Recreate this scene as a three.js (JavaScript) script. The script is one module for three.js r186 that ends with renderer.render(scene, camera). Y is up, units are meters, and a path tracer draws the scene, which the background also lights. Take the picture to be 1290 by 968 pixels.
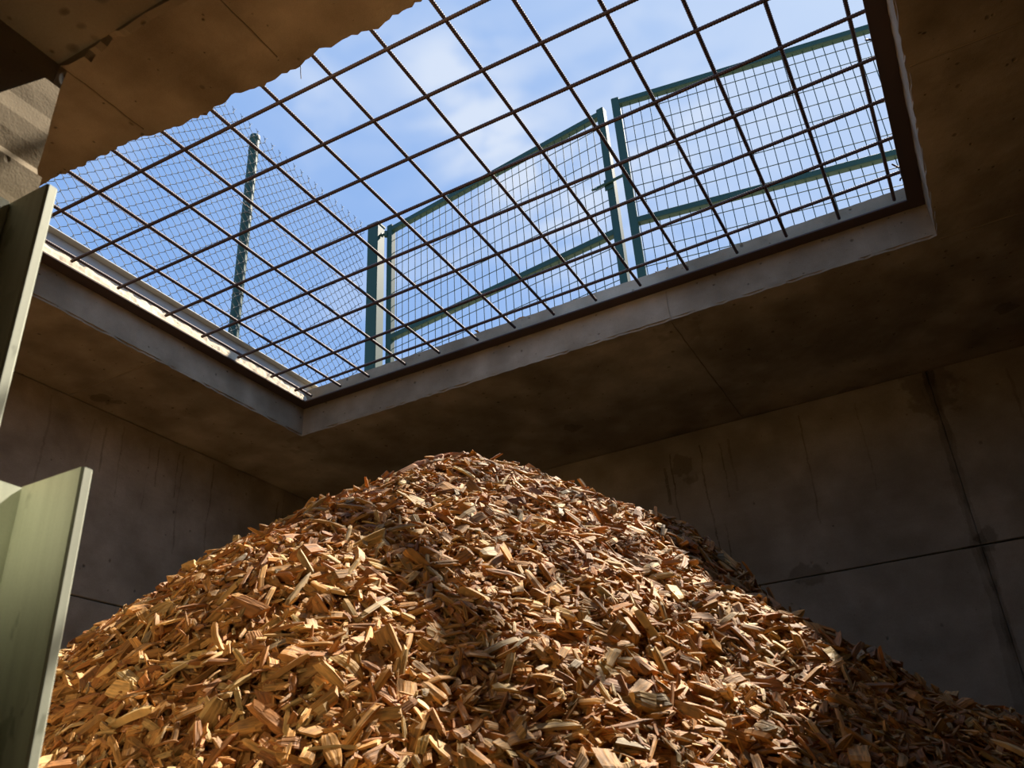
import * as THREE from 'three';
import { mergeGeometries } from 'three/addons/utils/BufferGeometryUtils.js';

// ------------------------------------------------------------------ camera, sky, sun, exposure
const scene = new THREE.Scene();
const renderer = new THREE.WebGLRenderer({ antialias: true });
renderer.toneMapping = THREE.LinearToneMapping;
renderer.toneMappingExposure = 1.0;
renderer.shadowMap.enabled = true;

const V = (x, y, z) => new THREE.Vector3(x, y, z);
const FOCAL = 1108.09, YAW = -0.4666, PITCH = 0.494, ROLL = -0.0644;      // focal length in pixels of the 1290 x 968 frame
const EYE = V(2.4655, -2.0737, 1.4455);                                    // y = 0 is the plane of the steel grid
const camF = V(Math.sin(YAW) * Math.cos(PITCH), Math.sin(PITCH), -Math.cos(YAW) * Math.cos(PITCH));
const r0 = V(Math.cos(YAW), 0, Math.sin(YAW)), u0 = r0.clone().cross(camF);
const camR = r0.clone().multiplyScalar(Math.cos(ROLL)).addScaledVector(u0, Math.sin(ROLL));
const camU = r0.clone().multiplyScalar(-Math.sin(ROLL)).addScaledVector(u0, Math.cos(ROLL));
const camera = new THREE.PerspectiveCamera(2 * Math.atan(484 / FOCAL) * 180 / Math.PI, 1290 / 968, 0.02, 200);
camera.position.copy(EYE); camera.focus = 2.8; camera.userData.fStop = 16; camera.up.copy(camU); camera.lookAt(EYE.clone().add(camF));
const pixelDir = (px, py) => camF.clone().addScaledVector(camR, (px - 645) / FOCAL).addScaledVector(camU, -(py - 484) / FOCAL).normalize();
function toPixel(p) {
  const d = p.clone().sub(EYE), z = d.dot(camF);
  return [645 + FOCAL * d.dot(camR) / z, 484 - FOCAL * d.dot(camU) / z, z];
}

const SUN = V(0.228, 1, -0.755).normalize();
const sun = new THREE.DirectionalLight(new THREE.Color().setRGB(1.0, 0.91, 0.77), 12.2);
sun.position.copy(SUN).multiplyScalar(12); sun.target.position.set(1.2, -1.2, -0.6);
sun.position.add(sun.target.position);
sun.castShadow = true; sun.shadow.mapSize.set(4096, 4096); sun.shadow.bias = -0.0005;
Object.assign(sun.shadow.camera, { left: -4, right: 4, top: 4, bottom: -4, near: 1, far: 30 });
scene.add(sun, sun.target);

// random numbers and noise
function mulberry(a) { return () => { a |= 0; a = a + 0x6D2B79F5 | 0; let t = Math.imul(a ^ a >>> 15, 1 | a); t = t + Math.imul(t ^ t >>> 7, 61 | t) ^ t; return ((t ^ t >>> 14) >>> 0) / 4294967296; }; }
const hash2 = (x, y, s) => { let h = Math.imul(x, 374761393) + Math.imul(y, 668265263) + Math.imul(s, 2147483647 ^ 0x5bd1e995) | 0; h = Math.imul(h ^ h >>> 13, 1274126177); return ((h ^ h >>> 16) >>> 0) / 4294967296; };
function vnoise(x, y, s, wrap = 0) {
  const xi = Math.floor(x), yi = Math.floor(y), fx = x - xi, fy = y - yi, u = fx * fx * (3 - 2 * fx), v = fy * fy * (3 - 2 * fy);
  const m = (k) => wrap ? ((k % wrap) + wrap) % wrap : k;
  const a = hash2(m(xi), m(yi), s), b = hash2(m(xi + 1), m(yi), s), c = hash2(m(xi), m(yi + 1), s), d = hash2(m(xi + 1), m(yi + 1), s);
  return a + (b - a) * u + (c - a) * v + (a - b - c + d) * u * v;
}
function fbm(x, y, s, oct = 4, wrap = 0) { let v = 0, a = 0.5, t = 0; for (let i = 0; i < oct; i++) { v += a * vnoise(x, y, s + i * 17, wrap); t += a; a *= 0.5; x *= 2; y *= 2; wrap *= 2; } return v / t; }
const clamp = (v, a = 0, b = 1) => Math.min(b, Math.max(a, v));
const smooth = (a, b, v) => { const t = clamp((v - a) / (b - a)); return t * t * (3 - 2 * t); };

{ // blue sky whitening towards the sun and the horizon, with thin high cloud
  const W = 1536, H = 768, data = new Float32Array(W * H * 4), d = V(0, 0, 0);
  const wisps = [[545, 70, .035, .6], [600, 130, .045, .62], [640, 190, .035, .6], [705, 275, .05, .75], [590, 190, .04, .45], [420, 130, .06, .3], [780, 90, .09, .35], [920, 210, .10, .3]]
    .map(([x, y, r, a]) => [pixelDir(x, y), r, a]);
  for (let j = 0; j < H; j++) for (let i = 0; i < W; i++) {
    const th = ((i + .5) / W - .5) * 2 * Math.PI, el = ((j + .5) / H - .5) * Math.PI, c = Math.cos(el);
    d.set(Math.cos(th) * c, Math.sin(el), Math.sin(th) * c);
    const ang = Math.acos(clamp(d.dot(SUN), -1, 1)) * 180 / Math.PI, e = Math.max(el, 0) * 180 / Math.PI;
    if (el < 0) { data.set([.30, .27, .22, 1], (j * W + i) * 4); continue; }
    let haze = .03 + .95 * Math.exp(-ang / 20) + .45 * Math.exp(-e / 11);
    const k = 1 / Math.max(d.y, .12), qx = d.x * k, qz = d.z * k;
    const warp = fbm(qx * 2.2 + 9, qz * 2.2, 5, 4) - .5;
    const n = fbm(qx * 3.0 + warp * 2.2, qz * 4.6 - warp * 1.6, 31, 5), fine = fbm(qx * 14 + warp * 5, qz * 22, 77, 4);
    let cl = smooth(.50, .82, n) * .26 * (.55 + .9 * fine);
    for (const [wd, r, a] of wisps) { const q = Math.max(0, 1 - d.dot(wd)) * 2; cl += a * .78 * Math.exp(-q / (r * r * 2)) * smooth(.18, .75, fine * .75 + n * .35); }
    cl = clamp(cl * smooth(0, .1, d.y), 0, .75);
    haze = clamp(haze, 0, .98);
    let R = .185 + (.80 - .185) * haze, G = .395 + (.90 - .395) * haze, B = .84 + (1.02 - .84) * haze;
    R += (.80 - R) * cl; G += (.87 - G) * cl; B += (.98 - B) * cl;
    data.set([R, G, B, 1], (j * W + i) * 4);
  }
  const t = new THREE.DataTexture(data, W, H, THREE.RGBAFormat, THREE.FloatType);
  t.mapping = THREE.EquirectangularReflectionMapping; t.colorSpace = THREE.LinearSRGBColorSpace;
  t.magFilter = t.minFilter = THREE.LinearFilter; t.wrapS = THREE.RepeatWrapping; t.needsUpdate = true;
  scene.background = t; scene.environment = t;
}

// ------------------------------------------------------------------ helpers
const taken = new Map();
function numbered(name) { const n = taken.get(name) ?? 0; taken.set(name, n + 1); return n ? name + '_' + String(n).padStart(3, '0') : name; }
function mesh(name, geo, mat, parent, label) {
  const m = new THREE.Mesh(geo, mat); m.name = parent ? name : numbered(name); m.castShadow = m.receiveShadow = true;
  if (label) m.userData.label = label;
  (parent ?? scene).add(m); return m;
}
function thing(name, label, category, group, at) {
  const g = new THREE.Group(); g.name = numbered(name); g.userData = { label, category }; if (group) g.userData.group = group;
  if (at) g.position.set(...at);
  scene.add(g); return g;
}
function tag(o, label, category, group) { o.userData.label = label; o.userData.category = category; if (group) o.userData.group = group; return o; }
function structure(name, label, category) { const g = new THREE.Group(); g.name = name; g.userData = { kind: 'structure', label, category }; scene.add(g); return g; }
function boxUV(geo, su = 1) {                              // uv in metres, projected along the dominant axis of each face
  let g = geo.index ? geo.toNonIndexed() : geo; const p = g.attributes.position, n = p.count, uv = new Float32Array(n * 2);
  const a = V(), b = V(), c = V();
  for (let i = 0; i < n; i += 3) {
    a.fromBufferAttribute(p, i); b.fromBufferAttribute(p, i + 1); c.fromBufferAttribute(p, i + 2);
    const nn = b.clone().sub(a).cross(c.clone().sub(a)), ax = Math.abs(nn.x), ay = Math.abs(nn.y), az = Math.abs(nn.z);
    [a, b, c].forEach((q, k) => {
      const [u, v] = ax >= ay && ax >= az ? [q.z, q.y] : ay >= az ? [q.x, q.z] : [q.x, q.y];
      uv[(i + k) * 2] = u * su; uv[(i + k) * 2 + 1] = v * su;
    });
  }
  g.setAttribute('uv', new THREE.BufferAttribute(uv, 2)); return g;
}
function box(x0, x1, y0, y1, z0, z1) { const g = new THREE.BoxGeometry(x1 - x0, y1 - y0, z1 - z0); g.translate((x0 + x1) / 2, (y0 + y1) / 2, (z0 + z1) / 2); return g; }
function chamferBox(x0, x1, y0, y1, z0, z1, c) {           // box with chamfered long edges, extruded along its longest side
  const s = [x1 - x0, y1 - y0, z1 - z0], k = s.indexOf(Math.max(...s)), A = [(k + 1) % 3, (k + 2) % 3], w = s[A[0]] / 2, h = s[A[1]] / 2;
  const sh = new THREE.Shape([[-w + c, -h], [w - c, -h], [w, -h + c], [w, h - c], [w - c, h], [-w + c, h], [-w, h - c], [-w, -h + c]].map((q) => new THREE.Vector2(...q)));
  const g = new THREE.ExtrudeGeometry(sh, { depth: s[k], bevelEnabled: false }); g.translate(0, 0, -s[k] / 2);
  // local x -> axis A0, y -> axis A1, z -> axis k (a cyclic permutation, so orientation is kept)
  const p = g.attributes.position, o = [(x0 + x1) / 2, (y0 + y1) / 2, (z0 + z1) / 2];
  for (let i = 0; i < p.count; i++) { const q = [p.getX(i), p.getY(i), p.getZ(i)], r = [0, 0, 0]; r[A[0]] = q[0]; r[A[1]] = q[1]; r[k] = q[2]; p.setXYZ(i, r[0] + o[0], r[1] + o[1], r[2] + o[2]); }
  g.computeVertexNormals(); return g;
}
function tube(points, r, sides = 5, closedEnds = true) {   // polyline tube
  const pos = [], idx = [], P = points, n = P.length; let up = V(0, 1, 0);
  for (let i = 0; i < n; i++) {
    const t = P[Math.min(i + 1, n - 1)].clone().sub(P[Math.max(i - 1, 0)]).normalize();
    if (Math.abs(t.dot(up)) > .95) up = V(1, 0, .2).normalize();
    const a = t.clone().cross(up).normalize(), b = a.clone().cross(t); const rr = typeof r === 'function' ? r(i) : r;
    for (let k = 0; k < sides; k++) { const w = k / sides * 2 * Math.PI; const q = P[i].clone().addScaledVector(a, Math.cos(w) * rr).addScaledVector(b, Math.sin(w) * rr); pos.push(q.x, q.y, q.z); }
  }
  for (let i = 0; i < n - 1; i++) for (let k = 0; k < sides; k++) { const a = i * sides + k, b = i * sides + (k + 1) % sides; idx.push(a, b, a + sides, b, b + sides, a + sides); }
  if (closedEnds) for (let k = 1; k < sides - 1; k++) { idx.push(0, k + 1, k); const o = (n - 1) * sides; idx.push(o, o + k, o + k + 1); }
  const g = new THREE.BufferGeometry(); g.setAttribute('position', new THREE.Float32BufferAttribute(pos, 3)); g.setIndex(idx);
  g.setAttribute('uv', new THREE.Float32BufferAttribute(new Float32Array(pos.length / 3 * 2), 2)); g.computeVertexNormals(); return g;
}

// ------------------------------------------------------------------ materials
function dataTex(px, w, h, srgb) {
  const t = new THREE.DataTexture(px, w, h, THREE.RGBAFormat, THREE.UnsignedByteType); t.magFilter = THREE.LinearFilter; t.minFilter = THREE.LinearMipmapLinearFilter; t.generateMipmaps = true;
  t.wrapS = t.wrapT = THREE.RepeatWrapping; if (srgb) t.colorSpace = THREE.SRGBColorSpace; t.needsUpdate = true; return t;
}
// cast concrete: mottling, grain, pores and (on walls) thin dark run-off streaks; w x h metres over W x H texels
function concrete({ W = 1024, H = 1024, w = 2, h = 2, seed = 1, base = [158, 146, 130], mottle = 26, streaks = [], blots = [], pores = 260 }) {
  const col = new Uint8Array(W * H * 4), bmp = new Uint8Array(W * H * 4), val = new Float32Array(W * H), bum = new Float32Array(W * H);
  const cell = 1 / w;                                                      // tiles when w is a whole number
  for (let j = 0; j < H; j++) for (let i = 0; i < W; i++) {
    const x = i / W * w, y = j / H * h;
    const big = fbm(x * 2, y * 2, seed, 4, Math.round(w * 2)) - .5, mid = fbm(x * 9, y * 9, seed + 50, 4, Math.round(w * 9)) - .5, board = vnoise(x * 3, y * 90, seed + 90, 0) - .5, gr = hash2(i, j, seed) - .5;
    val[j * W + i] = big * mottle * 1.5 + mid * mottle * 1.1 + board * 3 + gr * 9; bum[j * W + i] = .55 + mid * .25 + gr * .06 + (fbm(x * 40, y * 40, seed + 7, 2, Math.round(w * 40)) - .5) * .25;
  }
  const rnd = mulberry(seed * 977);
  for (let k = 0; k < pores; k++) {
    const cx = rnd() * W, cy = rnd() * H, r = (rnd() ** 3 * .007 + .0016) / w * W, ry = r * (.6 + rnd() * .8), dk = 22 + rnd() * 40;
    for (let j = Math.floor(cy - ry - 1); j <= cy + ry + 1; j++) for (let i = Math.floor(cx - r - 1); i <= cx + r + 1; i++) {
      if (i < 0 || j < 0 || i >= W || j >= H) continue; const q = Math.hypot((i - cx) / r, (j - cy) / ry); if (q < 1) { val[j * W + i] -= dk * (1 - q * q); bum[j * W + i] -= .5 * (1 - q * q); }
    }
  }
  for (const [bx, by, br, dk] of blots) {                                 // damp or oily stains with a ragged outline
    for (let j = 0; j < H; j++) { const y = j / H * h; if (Math.abs(y - by) > br * 1.6) continue; for (let i = 0; i < W; i++) { const x = i / W * w; const q = Math.hypot(x - bx, y - by) / br + (fbm(x * 22, y * 22, seed + 3, 4) - .5) * 1.6; if (q < 1) val[j * W + i] -= dk * smooth(1, .75, q); } }
  }
  for (const [sx, top, len, wd, dk] of streaks) {
    const n = Math.round(len / h * H); let x = sx;
    for (let s = 0; s < n; s++) {
      const y = top - s / n * len; x += (hash2(s >> 3, Math.round(sx * 1000), seed) - .5) * .0012; const j = Math.round(y / h * H); if (j < 0 || j >= H) continue;
      const g = .35 + .65 * vnoise(s * .06, sx * 40, seed + 11), ww = wd * (.5 + .7 * vnoise(s * .03, sx * 20, seed + 13)) / w * W;
      for (let i = Math.floor(x / w * W - ww - 1); i <= x / w * W + ww + 1; i++) { if (i < 0 || i >= W) continue; const q = Math.abs(i - x / w * W) / Math.max(ww, .7); if (q < 1) val[j * W + i] -= dk * g; }
    }
  }
  for (let k = 0; k < W * H; k++) {
    const v = val[k]; col.set([clamp(base[0] + v, 8, 250), clamp(base[1] + v * .98, 8, 250), clamp(base[2] + v * .93, 8, 250), 255], k * 4);
    const b = clamp(bum[k]) * 255; bmp.set([b, b, b, 255], k * 4);
  }
  return { map: dataTex(col, W, H, true), bump: dataTex(bmp, W, H, false) };
}
function concreteMat(o, bumpScale = .004) {
  const t = concrete(o);
  for (const k of ['map', 'bump']) t[k].repeat.set(1 / (o.w ?? 2), 1 / (o.h ?? 2));
  return new THREE.MeshStandardMaterial({ map: t.map, bumpMap: t.bump, bumpScale, roughness: .93 });
}
const rs = mulberry(4242), CONCRETE = [168, 151, 124];                      // one concrete throughout
const M = {};
M.slab = concreteMat({ seed: 3, base: CONCRETE, mottle: 54, pores: 600, blots: [[.4, .5, .08, 22], [1.3, 1.2, .06, 26], [1.7, .3, .1, 18], [.9, 1.7, .05, 30], [.2, 1.3, .07, 20]] }, .006);
M.reveal = M.slab;
const streakSet = (n, w, top) => Array.from({ length: n }, () => [rs() * w, top - rs() * .06, .08 + rs() ** 2 * .55, .002 + rs() * .004, 18 + rs() * 26]);
// the two walls in view: metres are measured along the wall from its corner and up from y = -3.4
M.wallBack = concreteMat({ W: 1536, H: 1024, w: 5, h: 3.3, seed: 12, base: CONCRETE, mottle: 36, pores: 500,
  streaks: [[3.345, 3.22, 3.2, .026, 24], [3.352, 3.22, 3.2, .018, 24], [3.335, 3.22, 3.0, .014, 22], [2.06, 3.13, .42, .004, 55], [2.02, 3.06, .20, .010, 40], [2.22, 3.14, .75, .004, 48], [2.32, 3.13, .3, .003, 40], [2.28, 2.7, .5, .003, 40], ...streakSet(16, 5, 3.18)],
  blots: [[2.12, 3.03, .07, 26], [2.61, 2.38, .07, 30], [3.34, 3.12, .14, 26], [3.37, 2.4, .05, 30]] }, .006);
M.wallLeft = concreteMat({ W: 1536, H: 1024, w: 5, h: 3.3, seed: 23, base: CONCRETE, mottle: 46, pores: 900,
  streaks: [...streakSet(22, 5, 3.2), [1.05, 3.18, .32, .012, 34], [1.12, 3.18, .28, .008, 30], [2.0, 3.15, .22, .006, 44], [2.3, 3.16, .2, .005, 44]],
  blots: [[1.62, 2.55, .05, 34], [1.75, 2.52, .04, 30], [1.35, 2.75, .05, 24], [1.9, 2.62, .035, 26]] }, .006);
M.plain = concreteMat({ W: 512, H: 512, seed: 41, base: CONCRETE, mottle: 30 }, .006);
M.jamb = concreteMat({ W: 1024, H: 1024, w: 1, h: 1, seed: 57, base: CONCRETE, mottle: 40, pores: 500, blots: [[.55, .58, .05, 40], [.35, .7, .04, 36]] }, .0025);
M.mortar = concreteMat({ W: 512, H: 512, w: 1, h: 1, seed: 66, base: [196, 178, 150], mottle: 30, pores: 300 }, .006);
M.rebar = new THREE.MeshStandardMaterial({ color: new THREE.Color().setRGB(.115, .075, .062), roughness: .62, metalness: .35 });
M.angle = new THREE.MeshStandardMaterial({ color: new THREE.Color().setRGB(.105, .070, .055), roughness: .7, metalness: .3 });
M.galv = new THREE.MeshStandardMaterial({ color: new THREE.Color().setRGB(.46, .45, .41), roughness: .55, metalness: .45 });
M.green = new THREE.MeshStandardMaterial({ color: new THREE.Color().setRGB(.009, .058, .050), roughness: .6 });
M.wire = new THREE.MeshStandardMaterial({ color: new THREE.Color().setRGB(.015, .055, .055), roughness: .5 });
M.linkWire = new THREE.MeshStandardMaterial({ color: new THREE.Color().setRGB(.12, .13, .125), roughness: .5, metalness: .4 });
{ // painted steel guide rails: sage green paint with scuffs and drips along the length
  const W = 256, H = 1024, px = new Uint8Array(W * H * 4);
  for (let j = 0; j < H; j++) for (let i = 0; i < W; i++) {
    const run = fbm(i / 14, j / 260, 8, 4) - .5, sc = smooth(.68, .78, fbm(i / 22, j / 40, 18, 4)), g = (hash2(i, j, 6) - .5) * 7, v = run * 40 + g - sc * 34;
    px.set([clamp(200 + v, 0, 255), clamp(203 + v, 0, 255), clamp(182 + v, 0, 255), 255], (j * W + i) * 4);
  }
  const t = dataTex(px, W, H, true); t.repeat.set(6, 1.2);
  M.guide = new THREE.MeshStandardMaterial({ map: t, roughness: .5, metalness: .1 });
}

// ------------------------------------------------------------------ the pit: slab over it, walls, floor
const CEIL = -.17, TOP = .08, FLOOR = -3.4, XL = -.79, ZB = -2.70, XR = 4.2, ZN = 1.10;
const HX0 = -.25, HX1 = 2.70, HZ0 = -1.595, HZ1 = .205;
const nearPts = [[.345, .247], [.486, .241], [.664, .235], [.813, .21], [.933, .2], [1.031, .216], [1.137, .191], [1.175, .2], [1.267, .195], [1.336, .214], [1.392, .202], [1.434, .206], [1.497, .188], [1.546, .187], [1.568, .201], [1.614, .196], [1.652, .2]];
function holeOutline(jit, out, seed) {                     // clockwise in (x, z); jit: roughness in metres, out: spalled width
  const r = mulberry(seed), pts = [], step = .025;
  const sp = (s) => out * smooth(.4, .7, fbm(s * 26, seed, 3, 3)) + (r() - .5) * jit;
  for (let x = HX0; x < HX1; x += step) pts.push([x, HZ0 - sp(x)]);
  for (let z = HZ0; z < HZ1; z += step) pts.push([HX1 + sp(z + 20), z]);
  const near = [[HX0, .25], [0, .25], ...nearPts, [1.9, .21], [2.3, .2], [HX1, .21]];
  for (let x = HX1; x > HX0; x -= .014) {
    let k = near.findIndex((q) => q[0] >= x); k = Math.max(1, k); const a = near[k - 1], b = near[k], t = clamp((x - a[0]) / (b[0] - a[0]));
    pts.push([x, a[1] + (b[1] - a[1]) * t + (r() - .5) * .010 + (fbm(x * 30, 1, 9, 3) - .5) * .009]);
  }
  for (let z = HZ1; z > HZ0; z -= step) pts.push([HX0 - sp(z + 40), z]);
  return pts;
}
function slabLayer(y0, y1, hole) {
  const sh = new THREE.Shape([[-3, 3.2], [6, 3.2], [6, -5], [-3, -5]].map(([x, z]) => new THREE.Vector2(x, -(-z))));
  sh.holes.push(new THREE.Path(hole.map(([x, z]) => new THREE.Vector2(x, -z))));
  const o = new THREE.Shape([[-3, -4.2], [6, -4.2], [6, 5], [-3, 5]].map((q) => new THREE.Vector2(...q))); o.holes = sh.holes;
  const g = new THREE.ExtrudeGeometry(o, { depth: y1 - y0, bevelEnabled: false }); g.rotateX(-Math.PI / 2); g.translate(0, y0, 0); return boxUV(g);
}
{
  const c = structure('ceiling', 'concrete slab over the pit with a large rectangular loading opening', 'ceiling');
  mesh('slab', slabLayer(CEIL + .010, TOP, holeOutline(.003, 0, 5)), M.slab, c);
  mesh('opening_edge', slabLayer(CEIL, CEIL + .010, holeOutline(.006, .006, 5)), M.slab, c, 'crumbled lower edge of the slab opening');
  // fins left where the shuttering boards met
  const fin = (x0, x1, z0, z1, name = 'shuttering_seam') => {
    const n = 26, P = []; const alongX = x1 - x0 > z1 - z0;
    for (let k = 0; k <= n; k++) { const t = k / n; P.push(V(x0 + (x1 - x0) * t + (alongX ? 0 : (rs() - .5) * .003), CEIL - .0005, z0 + (z1 - z0) * t + (alongX ? (rs() - .5) * .003 : 0))); }
    mesh(name, tube(P, () => .0022 + rs() * .002, 5), M.slab, c);
  };
  fin(XL, HX0 - .01, -.69, -.69); fin(HX1 + .01, XR, -.69, -.69);
  fin(1.23, 1.23, .25, ZN); fin(.73, .73, .25, ZN); fin(HX1 + .01, XR, -1.62, -1.60); fin(1.675, 1.675, ZB, HZ0 - .02);
  mesh('shuttering_seam', tube([V(1.680, CEIL + .002, HZ0), V(1.677, CEIL + .07, HZ0 + .001), V(1.679, -.03, HZ0)], .0024, 5), M.plain, c);
}
function panelWall(name, label, along, at, dir, spans, rows, mat, backing) {
  const w = structure(name, label, 'wall'), pr = mulberry(name.length * 31 + 7);
  mesh('backing', boxUV(backing), M.plain, w);
  for (let i = 0; i < spans.length - 1; i++) for (let j = 0; j < rows.length - 1; j++) {
    const g = .0035, t = .03 + pr() * .004, a0 = spans[i] + .0012, a1 = spans[i + 1] - .0012, y0 = rows[j] + (j ? g : 0), y1 = rows[j + 1] - g;
    const q = at - dir * .03, f = q + dir * t, lo = Math.min(q, f), hi = Math.max(q, f);
    const b = along === 'x' ? chamferBox(a0, a1, y0, y1, lo, hi, .003) : chamferBox(lo, hi, y0, y1, a0, a1, .003);
    const gg = boxUV(b), uv = gg.attributes.uv;
    for (let k = 0; k < uv.count; k++) uv.setXY(k, along === 'x' ? uv.getX(k) - XL : ZN - uv.getX(k) + .0, uv.getY(k) - FLOOR);
    mesh('panel', gg, mat, w);
  }
}
panelWall('wall_back', 'dark concrete wall with formwork joints behind the heap', 'x', ZB, 1, [XL, .15, 2.55, XR], [FLOOR, -2.2, -1.02, CEIL], M.wallBack, box(XL - .3, XR + .3, FLOOR, CEIL, ZB - .3, ZB - .032));
panelWall('wall_left', 'concrete side wall with formwork joints left of the heap', 'z', XL, 1, [ZB, -1.76, .64, ZN], [FLOOR, -2.2, -1.02, CEIL], M.wallLeft, box(XL - .3, XL - .032, FLOOR, CEIL, ZB, 4.2));
{
  const w = structure('wall_right', 'plain concrete side wall of the pit', 'wall'); mesh('backing', boxUV(box(XR, XR + .3, FLOOR, CEIL, ZB, 4.2)), M.plain, w);
  const f = structure('floor', 'concrete floor under the heap', 'floor'); mesh('slab', boxUV(box(XL - .3, XR + .3, FLOOR - .2, FLOOR, ZB - .3, 4.2)), M.plain, f);
  const p = structure('wall_behind', 'plain concrete wall of the room outside the hatch', 'wall'); mesh('backing', boxUV(box(XL - .3, XR + .3, FLOOR, CEIL, 4.2, 4.45)), M.plain, p);
}
const JX = 1.8335;
{ // the near wall with the hatch the picture is taken through; the head and the jamb are broken concrete
  const w = structure('wall_front', 'thick concrete wall with a roughly broken hatch opening', 'wall'), r = mulberry(91);
  const head = [[1.832, -1.379], [1.845, -1.386], [1.857, -1.387], [1.868, -1.388], [1.873, -1.381], [1.881, -1.382], [1.888, -1.379], [1.893, -1.370], [1.902, -1.373], [1.912, -1.380], [1.92, -1.381], [1.945, -1.378], [1.971, -1.381], [1.991, -1.383]];
  for (let x = 2.02; x < 3.2; x += .03) head.push([x, -1.38 + (r() - .5) * .012]);
  const hole = [...head, [3.2, -1.385], [3.2, -2.5], [JX, -2.5]];
  for (let y = -2.48; y < -1.525; y += .03) hole.push([JX + (r() - .5) * .002, y]);
  hole.push([JX + .002, -1.515], [JX - .006, -1.508], [JX - .009, -1.50]);
  for (let y = -1.48; y < -1.385; y += .02) hole.push([JX - .007 + (r() - .5) * .003, y]);
  const sh = new THREE.Shape([[XL, FLOOR], [XR, FLOOR], [XR, CEIL], [XL, CEIL]].map((q) => new THREE.Vector2(...q)));
  const layer = (pts, z0, z1) => { const o = sh.clone(); o.holes = [new THREE.Path([...pts].reverse().map((q) => new THREE.Vector2(...q)))]; const g = new THREE.ExtrudeGeometry(o, { depth: z1 - z0, bevelEnabled: false }); g.translate(0, 0, z0); return boxUV(g); };
  mesh('broken_edge', layer(hole, ZN, ZN + .008), M.jamb, w, 'ragged inner edge of the hatch');
  const tidy = [[JX - .004, -1.376], ...Array.from({ length: 40 }, (_, k) => [JX + .03 + k * .033, -1.377 + (r() - .5) * .003]), ...hole.slice(head.length)];
  mesh('hatch_wall', layer(tidy, ZN + .008, ZN + .30), M.jamb, w, 'rough concrete wall around the hatch');
}

// ------------------------------------------------------------------ steel frame, grid of bars, kerb channel
{
  const t = thing('opening_frame', 'dark steel angle frame lining the loading opening', 'steel frame');
  const L = .058, th = .008, y0 = -.022;
  const leg = (a, b, c) => mesh('flange', a, M.angle, t) && mesh('upstand', b, M.angle, t);
  leg(chamferBox(HX0, HX0 + L, y0, y0 + th, HZ0, HZ1, .0015), chamferBox(HX0 + .001, HX0 + th, y0 + th, .03, HZ0, HZ1, .0015));
  leg(chamferBox(HX0 + L, HX1 - L, y0, y0 + th, HZ0, HZ0 + L, .0015), chamferBox(HX0 + th, HX1 - th, y0 + th, .02, HZ0 + .001, HZ0 + th, .0015));
  leg(chamferBox(HX1 - L, HX1, y0, y0 + th, HZ0, HZ1, .0015), chamferBox(HX1 - th, HX1 - .001, y0 + th, .03, HZ0, HZ1, .0015));
  leg(chamferBox(HX0 + L, HX1 - L, y0, y0 + th, HZ1 - .04, HZ1 + .01, .0015), chamferBox(HX0 + th, HX1 - th, y0 + th, .03, HZ1 + .001, HZ1 + th, .0015));
}
{ // ribbed reinforcing bars, each bar a part; positions measured bar by bar
  const t = thing('rebar_grid', 'rusty brown ribbed rebar grid welded over the loading opening', 'grating');
  function bar(len) {
    const pitch = .0085, n = Math.round(len / pitch), P = [], R = [];
    for (let k = 0; k < n; k++) { const s = -len / 2 + k * pitch; P.push(V(s, 0, 0), V(s + pitch * .42, 0, 0), V(s + pitch * .6, 0, 0), V(s + pitch * .8, 0, 0)); R.push(.0062, .0062, .0070, .0070); }
    P.push(V(len / 2, 0, 0)); R.push(.0062); return tube(P, (i) => R[i], 6);
  }
  const gx = bar(2.87), gz = bar(1.70);
  const PZ = [[.003, -.014], [-.206, -.011], [-.404, -.002], [-.616, .017], [-.814, .019], [-1.02, .027], [-1.228, .034], [-1.413, .023]];
  for (const [z, s] of PZ) { const b = mesh('bar', gx, M.rebar, t); b.position.set(1.253, 0, z + s * -.047); b.rotation.y = -Math.atan(s); }
  const QX = [[-.168, 0], [.018, .005], [.198, .015], [.404, .009], [.597, .012], [.799, .005], [.994, .008], [1.192, .012], [1.392, .01], [1.593, .007], [1.794, 0], [2.0, -.003], [2.201, .001], [2.401, -.001], [2.601, -.003]];
  for (const [x, s] of QX) { const b = mesh('bar', gz, M.rebar, t); b.position.set(x, .0125, -.705); b.rotation.y = Math.PI / 2 + Math.atan(s); }
}
{
  const c = thing('kerb_channel', 'grey steel channel along the slab edge under the chain link fence', 'steel channel');
  mesh('web', chamferBox(HX0 - .006, HX0, .031, .124, HZ0 - .12, .9, .0015), M.galv, c);
  mesh('top_flange', chamferBox(HX0 - .04, HX0 + .031, .124, .130, HZ0 - .12, .9, .002), M.galv, c);
  // lumpy strip of mortar and sawdust bedded on the frame
  const pos = [], idx = [], n = 130, m = 4, r = mulberry(17);
  for (let i = 0; i <= n; i++) for (let k = 0; k <= m; k++) {
    const z = HZ0 + .03 + i / n * (HZ1 - HZ0 - .03), s = k / m, j = (k && k < m) ? (fbm(z * 30, k * 3, 4, 3) - .5) * .016 : (r() - .5) * .003;
    pos.push(HX0 + .052 - s * .044 + j, -.0135 + s * .078 + j * .3, z);
  }
  for (let i = 0; i < n; i++) for (let k = 0; k < m; k++) { const a = i * (m + 1) + k, b = a + m + 1; idx.push(a, a + 1, b, a + 1, b + 1, b); }
  const g = new THREE.BufferGeometry(); g.setAttribute('position', new THREE.Float32BufferAttribute(pos, 3)); g.setIndex(idx); g.computeVertexNormals();
  const f = mesh('mortar_bedding', boxUV(g), M.mortar); f.material.side = THREE.DoubleSide; f.geometry.computeVertexNormals();
  tag(f, 'cream strip of mortar bedded along the left steel angle', 'mortar');
}

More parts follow.
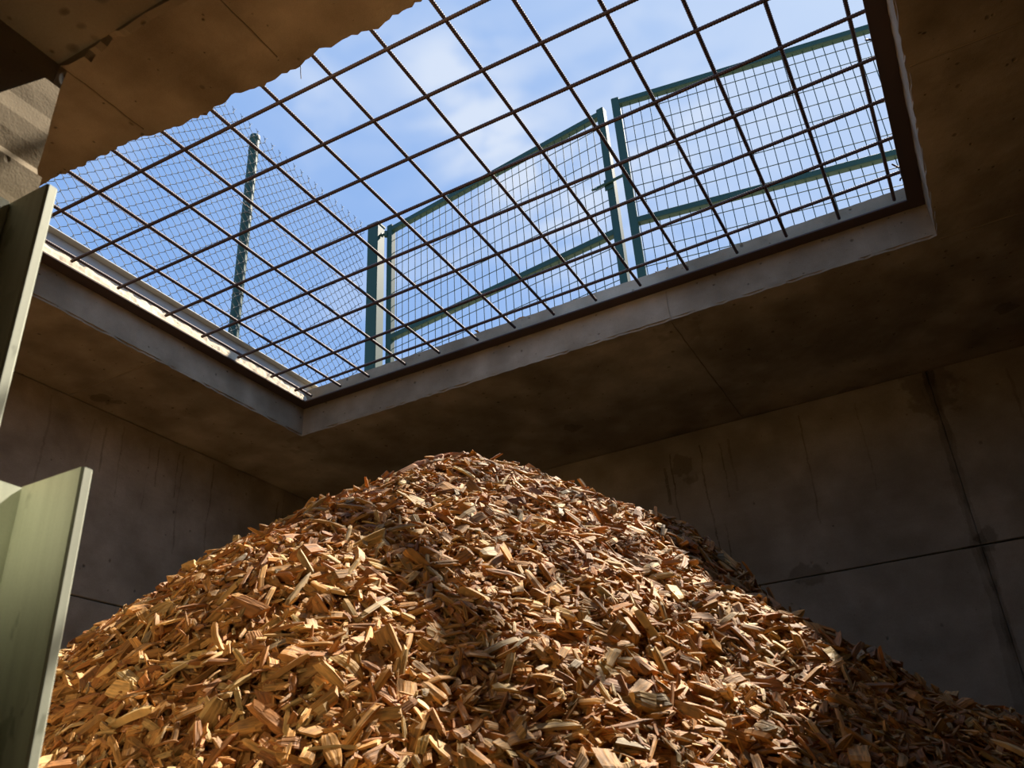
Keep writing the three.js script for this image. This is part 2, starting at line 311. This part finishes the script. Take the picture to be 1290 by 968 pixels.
// ------------------------------------------------------------------ chain link fence
{
  const X = -.315, y0 = .085, y1 = 1.50, pitch = .031, half = .033;
  const f = thing('chain_link_fence', 'galvanised chain link mesh above the grey kerb channel', 'fence');
  const rows = Math.round((y1 - y0) / half);
  const P = [];
  for (let k = 0; k <= rows; k++) {                        // one spiral wire, zigzagging half a pitch either side
    const s = k % 2 ? 1 : -1, y = y0 + k * half;
    P.push(V(s * .003, y - .003, s * (pitch / 2 + .001)), V(-s * .003, y + .003, s * (pitch / 2 + .001)));
  }
  const yt = P[P.length - 1].y, s = rows % 2 ? 1 : -1;
  P.push(V(0, yt + .020, s * pitch * .30), V(0, yt + .036, s * pitch * .95));     // twisted barb
  const wire = tube(P, .0015, 4);
  let k = 0;
  for (let z = -2.10; z < .86; z += pitch) { const w = mesh('mesh_wire', wire, M.linkWire, f); w.position.set(X + (vnoise(z * 3, 1, 5) - .5) * .02, (fbm(z * 2, 4, 8, 2) - .5) * .02, z); w.rotation.y = k++ % 2 ? Math.PI : 0; }
  for (const y of [.475, .99]) {
    const Q = []; for (let z = -2.12; z <= .9; z += .1) Q.push(V(X + .009, y + (vnoise(z * 4, y, 3) - .5) * .008, z)); mesh('tension_wire', tube(Q, .0013, 5), M.rebar, f);
  }
  const p = thing('fence_post', 'round dark green post carrying the chain link mesh', 'post', undefined, [-.365, TOP, -1.19]);
  const pts = [[0, 0], [.027, 0], [.027, 1.462], [.026, 1.468]].map((q) => new THREE.Vector2(...q)); mesh('tube', new THREE.LatheGeometry(pts, 24), M.green, p);
  const cap = [[0, 1.482], [.018, 1.480], [.027, 1.472], [.029, 1.462], [.029, 1.44], [.0272, 1.44]].reverse().map((q) => new THREE.Vector2(...q)); mesh('cap', new THREE.LatheGeometry(cap, 24), M.green, p);
  for (const y of [.4, .91, 1.36]) { const ring = new THREE.TorusGeometry(.0285, .0018, 5, 24); ring.rotateX(Math.PI / 2); ring.translate(0, y, 0); mesh('wire_tie', ring, M.linkWire, p); }
}

// ------------------------------------------------------------------ double gate
function gateLeaf(label, ax, az, bx, bz, latchSide) {      // from the hinge end a to the meeting end b
  const len = Math.hypot(bx - ax, bz - az), turn = Math.atan2(-(bz - az), bx - ax);
  const t = thing('gate_leaf', label, 'gate', undefined, [ax, TOP, az]); t.rotation.y = turn;
  const H = 1.425, B = .05, w = .042;
  for (const x of [w / 2, len - w / 2]) {
    mesh('stile', chamferBox(x - w / 2, x + w / 2, B, H + .012, -w / 2, w / 2, .004), M.green, t);
  }
  for (const y of [B + .02, .60, H - .018]) mesh('rail', chamferBox(w, len - w, y - .018, y + .018, -.018, .018, .003), M.green, t);
  const wr = .0023, vx = new THREE.CylinderGeometry(wr, wr, H - B - .03, 6), hx = new THREE.CylinderGeometry(wr, wr, len - w, 6); hx.rotateZ(Math.PI / 2);
  for (let x = w + .03; x < len - w; x += .05) { const m = mesh('mesh_wire', vx, M.wire, t); m.position.set(x + (rs() - .5) * .003, (H + B) / 2, .0035); m.rotation.z = (rs() - .5) * .004; }
  for (let y = B + .07; y < H - .03; y += .1) { const m = mesh('mesh_wire', hx, M.wire, t); m.position.set(len / 2, y + (rs() - .5) * .004, -.0012); m.rotation.z = (rs() - .5) * .003; }
  if (latchSide) {
    const b = mesh('latch_bolt', tube([V(len - .10, .90, .034), V(len + .075, .90, .034)], .008, 10), M.green, t);
    mesh('bolt_handle', tube([V(len - .085, .90, .034), V(len - .085, .872, .062), V(len - .10, .865, .075)], .006, 8), M.green, b);
    mesh('latch_plate', chamferBox(len - .05, len + .004, .865, .935, .021, .026, .001), M.green, t);
  }
  return t;
}
gateLeaf('green welded mesh gate leaf hinged on the square post beside the chain link', -.185, -2.212, 1.405, -2.0, true);
gateLeaf('green welded mesh gate leaf with its free end overlapping the bolted leaf', 3.06, -2.225, 1.46, -1.972, false);
function gatePost(label, x, z, h, s) {
  const t = thing('gate_post', label, 'post', undefined, [x, TOP, z]);
  mesh('square_tube', chamferBox(-.04, .04, 0, h, -.04, .04, .005), M.green, t);
  mesh('cap', chamferBox(-.043, .043, h, h + .012, -.043, .043, .003), M.green, t);
  for (const y of [.16, h - .085]) {
    const hg = mesh('hinge', tube([V(s * .04, y, .01), V(s * .078, y, .0)], .008, 8), M.green, t);
    mesh('hinge_nut', tube([V(s * .048, y, .008), V(s * .056, y, .006)], .016, 6), M.green, hg);
    mesh('hinge_eye', tube([V(s * .078, y - .02, 0), V(s * .078, y + .02, 0)], .012, 10), M.green, hg);
  }
}
gatePost('square green gate post between the chain link mesh and the gate', -.268, -2.19, 1.46, 1);
gatePost('square green gate post at the far end of the gate', 3.145, -2.235, 1.46, -1);

// ------------------------------------------------------------------ board guides fixed to the jamb of the hatch
{
  const n = thing('guide_rail', 'tall sage green steel angle fixed on the concrete jamb of the hatch', 'steel angle');
  mesh('flange', boxUV(chamferBox(JX, JX + .0545, -2.5, -1.563, 1.113, 1.123, .0018)), M.guide, n);
  mesh('web', boxUV(chamferBox(JX, JX + .008, -2.5, -1.563, 1.123, 1.165, .0018)), M.guide, n);
  const f = thing('guide_rail', 'short sage green steel angle standing beside the heap', 'steel angle');
  mesh('flange', boxUV(chamferBox(JX + .001, JX + .072, -2.5, -1.797, 1.046, 1.056, .0018)), M.guide, f);
  mesh('web', boxUV(chamferBox(JX - .007, JX + .001, -2.5, -1.797, 1.046, 1.112, .0018)), M.guide, f);
}

// ------------------------------------------------------------------ the heap of wood chips
const HP = { x0: 1.274, z0: -.602, y0: -1.05, rr: .217, s: [.75, .911, .853, .86, .808, .783, .77, .764, .76, .756], b: [[2.296, -.692, -.255, .201], [1.287, .358, .129, .288], [1.93, -.56, .055, .10], [2.03, -.47, -.05, .09]] };
function heapExact(x, z) {
  const dx = x - HP.x0, dz = z - HP.z0, r = Math.hypot(dx, dz), n = HP.s.length; let a = Math.atan2(dz, dx); if (a < 0) a += 2 * Math.PI; a = a / (2 * Math.PI) * n;
  const i = Math.floor(a) % n, w = (1 - Math.cos(Math.PI * (a - Math.floor(a)))) / 2, sl = HP.s[i] * (1 - w) + HP.s[(i + 1) % n] * w;
  let y = HP.y0 - sl * (Math.sqrt(r * r + HP.rr * HP.rr) - HP.rr);
  for (const [bx, bz, ba, bw] of HP.b) y += ba * Math.exp(-((x - bx) ** 2 + (z - bz) ** 2) / (2 * bw * bw));
  y += (fbm(x * 4.2, z * 4.2, 61, 3) - .5) * .075 + (fbm(x * 15, z * 15, 71, 2) - .5) * .03;
  return Math.max(y - .056 - .012 * Math.exp(-r * r / .12), FLOOR);
}
const HG = { st: .012, nx: 420, nz: 322, x0: XL - .02, z0: ZB - .02 }; HG.v = new Float32Array(HG.nx * HG.nz);
for (let j = 0; j < HG.nz; j++) for (let i = 0; i < HG.nx; i++) HG.v[j * HG.nx + i] = heapExact(HG.x0 + i * HG.st, HG.z0 + j * HG.st);
function heap(x, z) {
  const u = clamp((x - HG.x0) / HG.st, 0, HG.nx - 1.001), v = clamp((z - HG.z0) / HG.st, 0, HG.nz - 1.001), i = Math.floor(u), j = Math.floor(v), a = u - i, b = v - j, k = j * HG.nx + i;
  return (HG.v[k] * (1 - a) + HG.v[k + 1] * a) * (1 - b) + (HG.v[k + HG.nx] * (1 - a) + HG.v[k + HG.nx + 1] * a) * b;
}
const grain = (() => {
  const W = 256, H = 128, c = new Uint8Array(W * H * 4), b = new Uint8Array(W * H * 4);
  for (let j = 0; j < H; j++) for (let i = 0; i < W; i++) {
    const f = fbm(i / 48, j / 3.2, 5, 4), k = fbm(i / 20, j / 14, 9, 3), v = clamp(.90 + (f - .5) * .6 + (k - .5) * .2, .3, 1) * 255;
    c.set([v, v * .97, v * .91, 255], (j * W + i) * 4); const q = clamp(f) * 255; b.set([q, q, q, 255], (j * W + i) * 4);
  }
  return [dataTex(c, W, H, true), dataTex(b, W, H, false)];
})();
const chipMat = (rgb) => new THREE.MeshStandardMaterial({ color: rgb ? new THREE.Color().setRGB(...rgb) : 0xffffff, map: grain[0], bumpMap: grain[1], bumpScale: .0012, roughness: .72 });
function chipShape(kind, seed) {                           // unit length along x, flat in y: split along the grain, so sides run parallel and the ends are ragged
  const r = mulberry(seed), N = 5, K = 6, pos = [], uv = [], ring = [];
  const wd = { splinter: .065, flake: .165, block: .165, shaving: .15 }[kind] * (.75 + r() * .5), th = { splinter: .04, flake: .042, block: .105, shaving: .02 }[kind] * (.8 + r() * .5);
  const bend = { splinter: .05, flake: .04, block: .015, shaving: .2 }[kind] * (r() - .35) * 2, side = (r() - .5) * .06, twist = (r() - .5) * (kind === 'block' ? .15 : .6), sk0 = (r() - .5) * 2.2, sk1 = (r() - .5) * 2.2;
  const t0 = r() < .5 ? .25 + r() * .5 : .9, t1 = r() < .35 ? .25 + r() * .5 : .95;                    // how far each end narrows
  const sec = [[-1, -.9], [-.05 + (r() - .5) * .8, -1.05], [1, -.85], [.95, .85], [(r() - .5) * .9, 1.1], [-.95, .9]].map(([a, b]) => [a * (.88 + r() * .2), b * (.75 + r() * .4)]);
  for (let i = 0; i < N; i++) {
    const t = [0, .14, .5, .86, 1][i], tip = i === 0 || i === N - 1, ww = wd * (i === 0 ? t0 : i === N - 1 ? t1 : i === 1 ? (1 + t0) / 2 + .05 : i === 3 ? (1 + t1) / 2 + .05 : 1), hh = th * (tip ? .55 + r() * .4 : .9 + r() * .2);
    ring.push(sec.map(([a, b]) => {
      const x = t - .5 + (tip ? (i ? sk1 : sk0) * a * wd * .55 + (r() - .5) * .13 : (r() - .5) * .02);
      const y = b * hh + bend * (1 - (2 * t - 1) ** 2), z = a * ww + side * Math.sin(t * 3), q = twist * (t - .5), c = Math.cos(q), s = Math.sin(q);
      return [x, y * c - z * s, y * s + z * c];
    }));
  }
  const tri = (...p) => p.forEach(([q, v]) => { pos.push(...q); uv.push(q[0] * .45 + seed * .137, v); });
  const vs = [0, .22, .44, .52, .76, .98, 1.06].map((v) => v * wd * 3 + seed * .31);
  for (let i = 0; i < N - 1; i++) for (let k = 0; k < K; k++) { const l = (k + 1) % K, a = [ring[i][k], vs[k]], b = [ring[i][l], vs[k + 1]], c = [ring[i + 1][k], vs[k]], d = [ring[i + 1][l], vs[k + 1]]; tri(a, c, b); tri(b, c, d); }
  for (let k = 1; k < K - 1; k++) { tri([ring[0][0], 0], [ring[0][k], k * .03], [ring[0][k + 1], (k + 1) * .03]); tri([ring[N - 1][0], 0], [ring[N - 1][k + 1], (k + 1) * .03], [ring[N - 1][k], k * .03]); }
  const g = new THREE.BufferGeometry(); g.setAttribute('position', new THREE.Float32BufferAttribute(pos, 3)); g.setAttribute('uv', new THREE.Float32BufferAttribute(uv, 2)); g.computeVertexNormals(); return g;
}
const KINDS = ['splinter', 'flake', 'block', 'shaving'], KINDSHARE = [.40, .32, .20, .08];
const SHAPES = {}; KINDS.forEach((k, i) => { SHAPES[k] = [0, 1, 2, 3, 4, 5].map((j) => chipShape(k, 100 + i * 10 + j)); });
const TONES = { golden: [.73, .40, .128], reddish: [.58, .26, .076], pale: [.87, .60, .26], grey: [.52, .37, .18] }, TONEKEYS = Object.keys(TONES), TONESHARE = [.50, .29, .15, .06];
const pick = (u, keys, share) => { let i = 0; while (u > share[i] && i < keys.length - 1) { u -= share[i]; i++; } return keys[i]; };
const chips = [];
{
  const r = mulberry(20240), Y = V(0, 1, 0);
  for (let tries = 0; tries < 1100000 && chips.length < 190000; tries++) {
    const x = XL + .02 + r() * 4.6, z = -2.6 + r() * 3.6, y = heap(x, z); if (y < FLOOR + .01) continue;
    const e = .02, n = V((heap(x - e, z) - heap(x + e, z)), 2 * e, (heap(x, z - e) - heap(x, z + e))).normalize();
    const p = V(x, y, z), d = p.clone().sub(EYE), dist = d.length(), facing = -d.dot(n) / dist, [px, py, pz] = toPixel(p);
    const seen = pz > .1 && px > -120 && px < 1410 && py < 1120 && facing > -.25;
    const u1 = r(), u2 = r();
    if (!seen && u1 > .10) continue;
    if (seen && u1 > clamp(1.3 / dist, .42, 1) + .2) continue;
    const L = clamp(.0190 * Math.exp(.58 * Math.sqrt(-2 * Math.log(Math.max(1e-6, r()))) * Math.cos(6.283 * r())), .007, .064);
    const kind = pick(u2, KINDS, KINDSHARE), tone = pick(r(), TONEKEYS, TONESHARE);
    const q = new THREE.Quaternion().setFromUnitVectors(Y, n);
    const spin = new THREE.Quaternion().setFromAxisAngle(Y, r() * 6.2832), tl = r() < .24 ? 1.15 : .5;
    const tilt = new THREE.Quaternion().setFromEuler(new THREE.Euler((r() - .5) * 2 * tl, 0, (r() - .5) * 2 * tl * .8));
    q.multiply(spin).multiply(tilt);
    const lift = r() ** 1.5 * .034, sw = kind === 'splinter' ? 1 : .8 + r() * .55;
    p.addScaledVector(n, lift);
    const len = kind === 'splinter' ? L * 1.35 : L;
    chips.push({ p, q, s: V(len, len * (.8 + r() * .4), len * sw), kind, tone, v: Math.floor(r() * 6), shade: .62 + r() * .55, hue: (r() - .5) * .16, px, py, big: seen && px > 30 && px < 1280 && py < 960 && lift > .015 && facing > .05 ? len * sw ** .5 / pz : 0 });
  }
}
// the chips that show largest are things of their own; all the others are one heap
const single = new Set(chips.filter((c) => c.big > 0).sort((a, b) => b.big - a.big).slice(0, 300));
{
  const g = new THREE.Group(); g.name = 'wood_chip_heap'; scene.add(g);
  g.userData = { kind: 'stuff', label: 'tall conical heap of loose golden brown wood chips under the grid', category: 'wood chips' };
  const nx = 190, nz = 150, x0 = XL + .008, x1 = XR - .008, z0 = ZB + .008, z1 = ZN - .008, pos = [], idx = [], uv = [];
  for (let j = 0; j <= nz; j++) for (let i = 0; i <= nx; i++) { const x = x0 + (x1 - x0) * i / nx, z = z0 + (z1 - z0) * j / nz; pos.push(x, heap(x, z) - .006, z); uv.push(x * 9, z * 16); }
  for (let j = 0; j < nz; j++) for (let i = 0; i < nx; i++) { const a = j * (nx + 1) + i, b = a + nx + 1; idx.push(a, b, a + 1, a + 1, b, b + 1); }
  const m = new THREE.BufferGeometry(); m.setAttribute('position', new THREE.Float32BufferAttribute(pos, 3)); m.setAttribute('uv', new THREE.Float32BufferAttribute(uv, 2)); m.setIndex(idx); m.computeVertexNormals();
  const core = mesh('packed_chips', m, chipMat([.50, .26, .10]), g); core.userData.kind = 'stuff';
  const white = chipMat(), mat4 = new THREE.Matrix4(), col = new THREE.Color();
  for (const kind of KINDS) for (let v = 0; v < 6; v++) {
    const list = chips.filter((c) => c.kind === kind && c.v === v && !single.has(c));
    const im = new THREE.InstancedMesh(SHAPES[kind][v], white, list.length); im.name = 'loose_chips'; im.castShadow = im.receiveShadow = true; im.userData.kind = 'stuff';
    list.forEach((c, i) => { im.setMatrixAt(i, mat4.compose(c.p, c.q, c.s)); const t = TONES[c.tone]; col.setRGB(clamp(t[0] * c.shade, 0, .95), clamp(t[1] * c.shade * (1 + c.hue), 0, .92), clamp(t[2] * c.shade * (1 + c.hue * 2), 0, .85)); im.setColorAt(i, col); });
    g.add(im);
  }
}
const chipMats = {}; for (const t of TONEKEYS) chipMats[t] = [.78, .95, 1.12].map((k) => chipMat(TONES[t].map((c) => Math.min(c * k, .95))));
const toneWord = { golden: 'golden brown', reddish: 'reddish brown', pale: 'pale cream', grey: 'grey brown' };
const kindWord = { splinter: 'long pointed wood splinter', flake: 'flat wood flake', block: 'thick chunky wood chip', shaving: 'thin curved wood shaving' };
[...single].forEach((c, i) => {
  const m = mesh('wood_chip', SHAPES[c.kind][c.v], chipMats[c.tone][i % 3]); m.position.copy(c.p); m.quaternion.copy(c.q); m.scale.copy(c.s);
  const shade = ['deep ', '', 'light '][i % 3], size = c.s.x > .06 ? 'large ' : '', where = c.px < 330 ? 'near the green guide rail' : c.p.x + .212 * -c.p.y > 2.62 ? 'in the shaded flank' : c.py < 800 ? 'halfway up the sunlit heap' : 'low on the sunlit slope';
  tag(m, `${size}${shade}${toneWord[c.tone]} ${kindWord[c.kind]} ${where}`, 'wood chip', `${size}${shade}${toneWord[c.tone]} ${kindWord[c.kind]}s ${where}`);
});

// ------------------------------------------------------------------ small things
{ // chips that fell on the kerb of the opening
  const r = mulberry(88);
  const spots = [[.33, TOP], [.41, TOP], [.77, TOP], [.99, TOP], [1.25, TOP], [1.66, TOP], [1.69, TOP], [.24, -.014], [.45, -.014], [.70, -.014], [1.02, -.014], [1.24, -.014], [1.45, -.014], [1.67, -.014], [2.1, -.014]];
  for (const [x, y] of spots) {
    const up = y > 0, kind = KINDS[Math.floor(r() * 4)], m = mesh('wood_chip', SHAPES[kind][Math.floor(r() * 4)], chipMats[r() < .6 ? 'golden' : 'reddish'][1]), L = .028 + r() * .03;
    m.scale.set(L, L, L); m.position.set(x, y + L * .07, up ? HZ0 - .012 : HZ0 + .030); m.rotation.set((r() - .5) * .3, r() * 6.28, (r() - .5) * .5);
    tag(m, up ? 'stray wood chip lying on top of the concrete kerb below the gate' : 'stray wood chip lying on the steel angle below the gate', 'wood chip', up ? 'chips on the kerb' : 'chips on the steel angle');
  }
  const scrap = (P, label) => { const m = mesh('tie_wire', tube(P.map((q) => V(...q)), .0032, 6), M.rebar); tag(m, label, 'wire'); };
  scrap([[2.645, -.012, -.70], [2.635, .0, -.705], [2.628, -.012, -.69], [2.632, -.03, -.675]], 'hooked end of rusty wire beside the upper gate rail');
  scrap([[2.65, -.012, -1.345], [2.636, -.006, -1.34], [2.622, .002, -1.325]], 'short bent wire end beside the middle gate rail');
  scrap([[2.65, -.012, -1.40], [2.637, -.016, -1.40], [2.634, -.026, -1.395]], 'tiny curled wire end above the corner of the frame');
  const hw = mesh('binding_wire', tube([V(1.262, CEIL + .03, .205), V(1.262, CEIL - .005, .193), V(1.258, CEIL - .014, .188), V(1.254, CEIL - .030, .180)], .0012, 5), M.rebar); tag(hw, 'thin wire hanging from the broken slab edge', 'wire');
}

renderer.render(scene, camera);
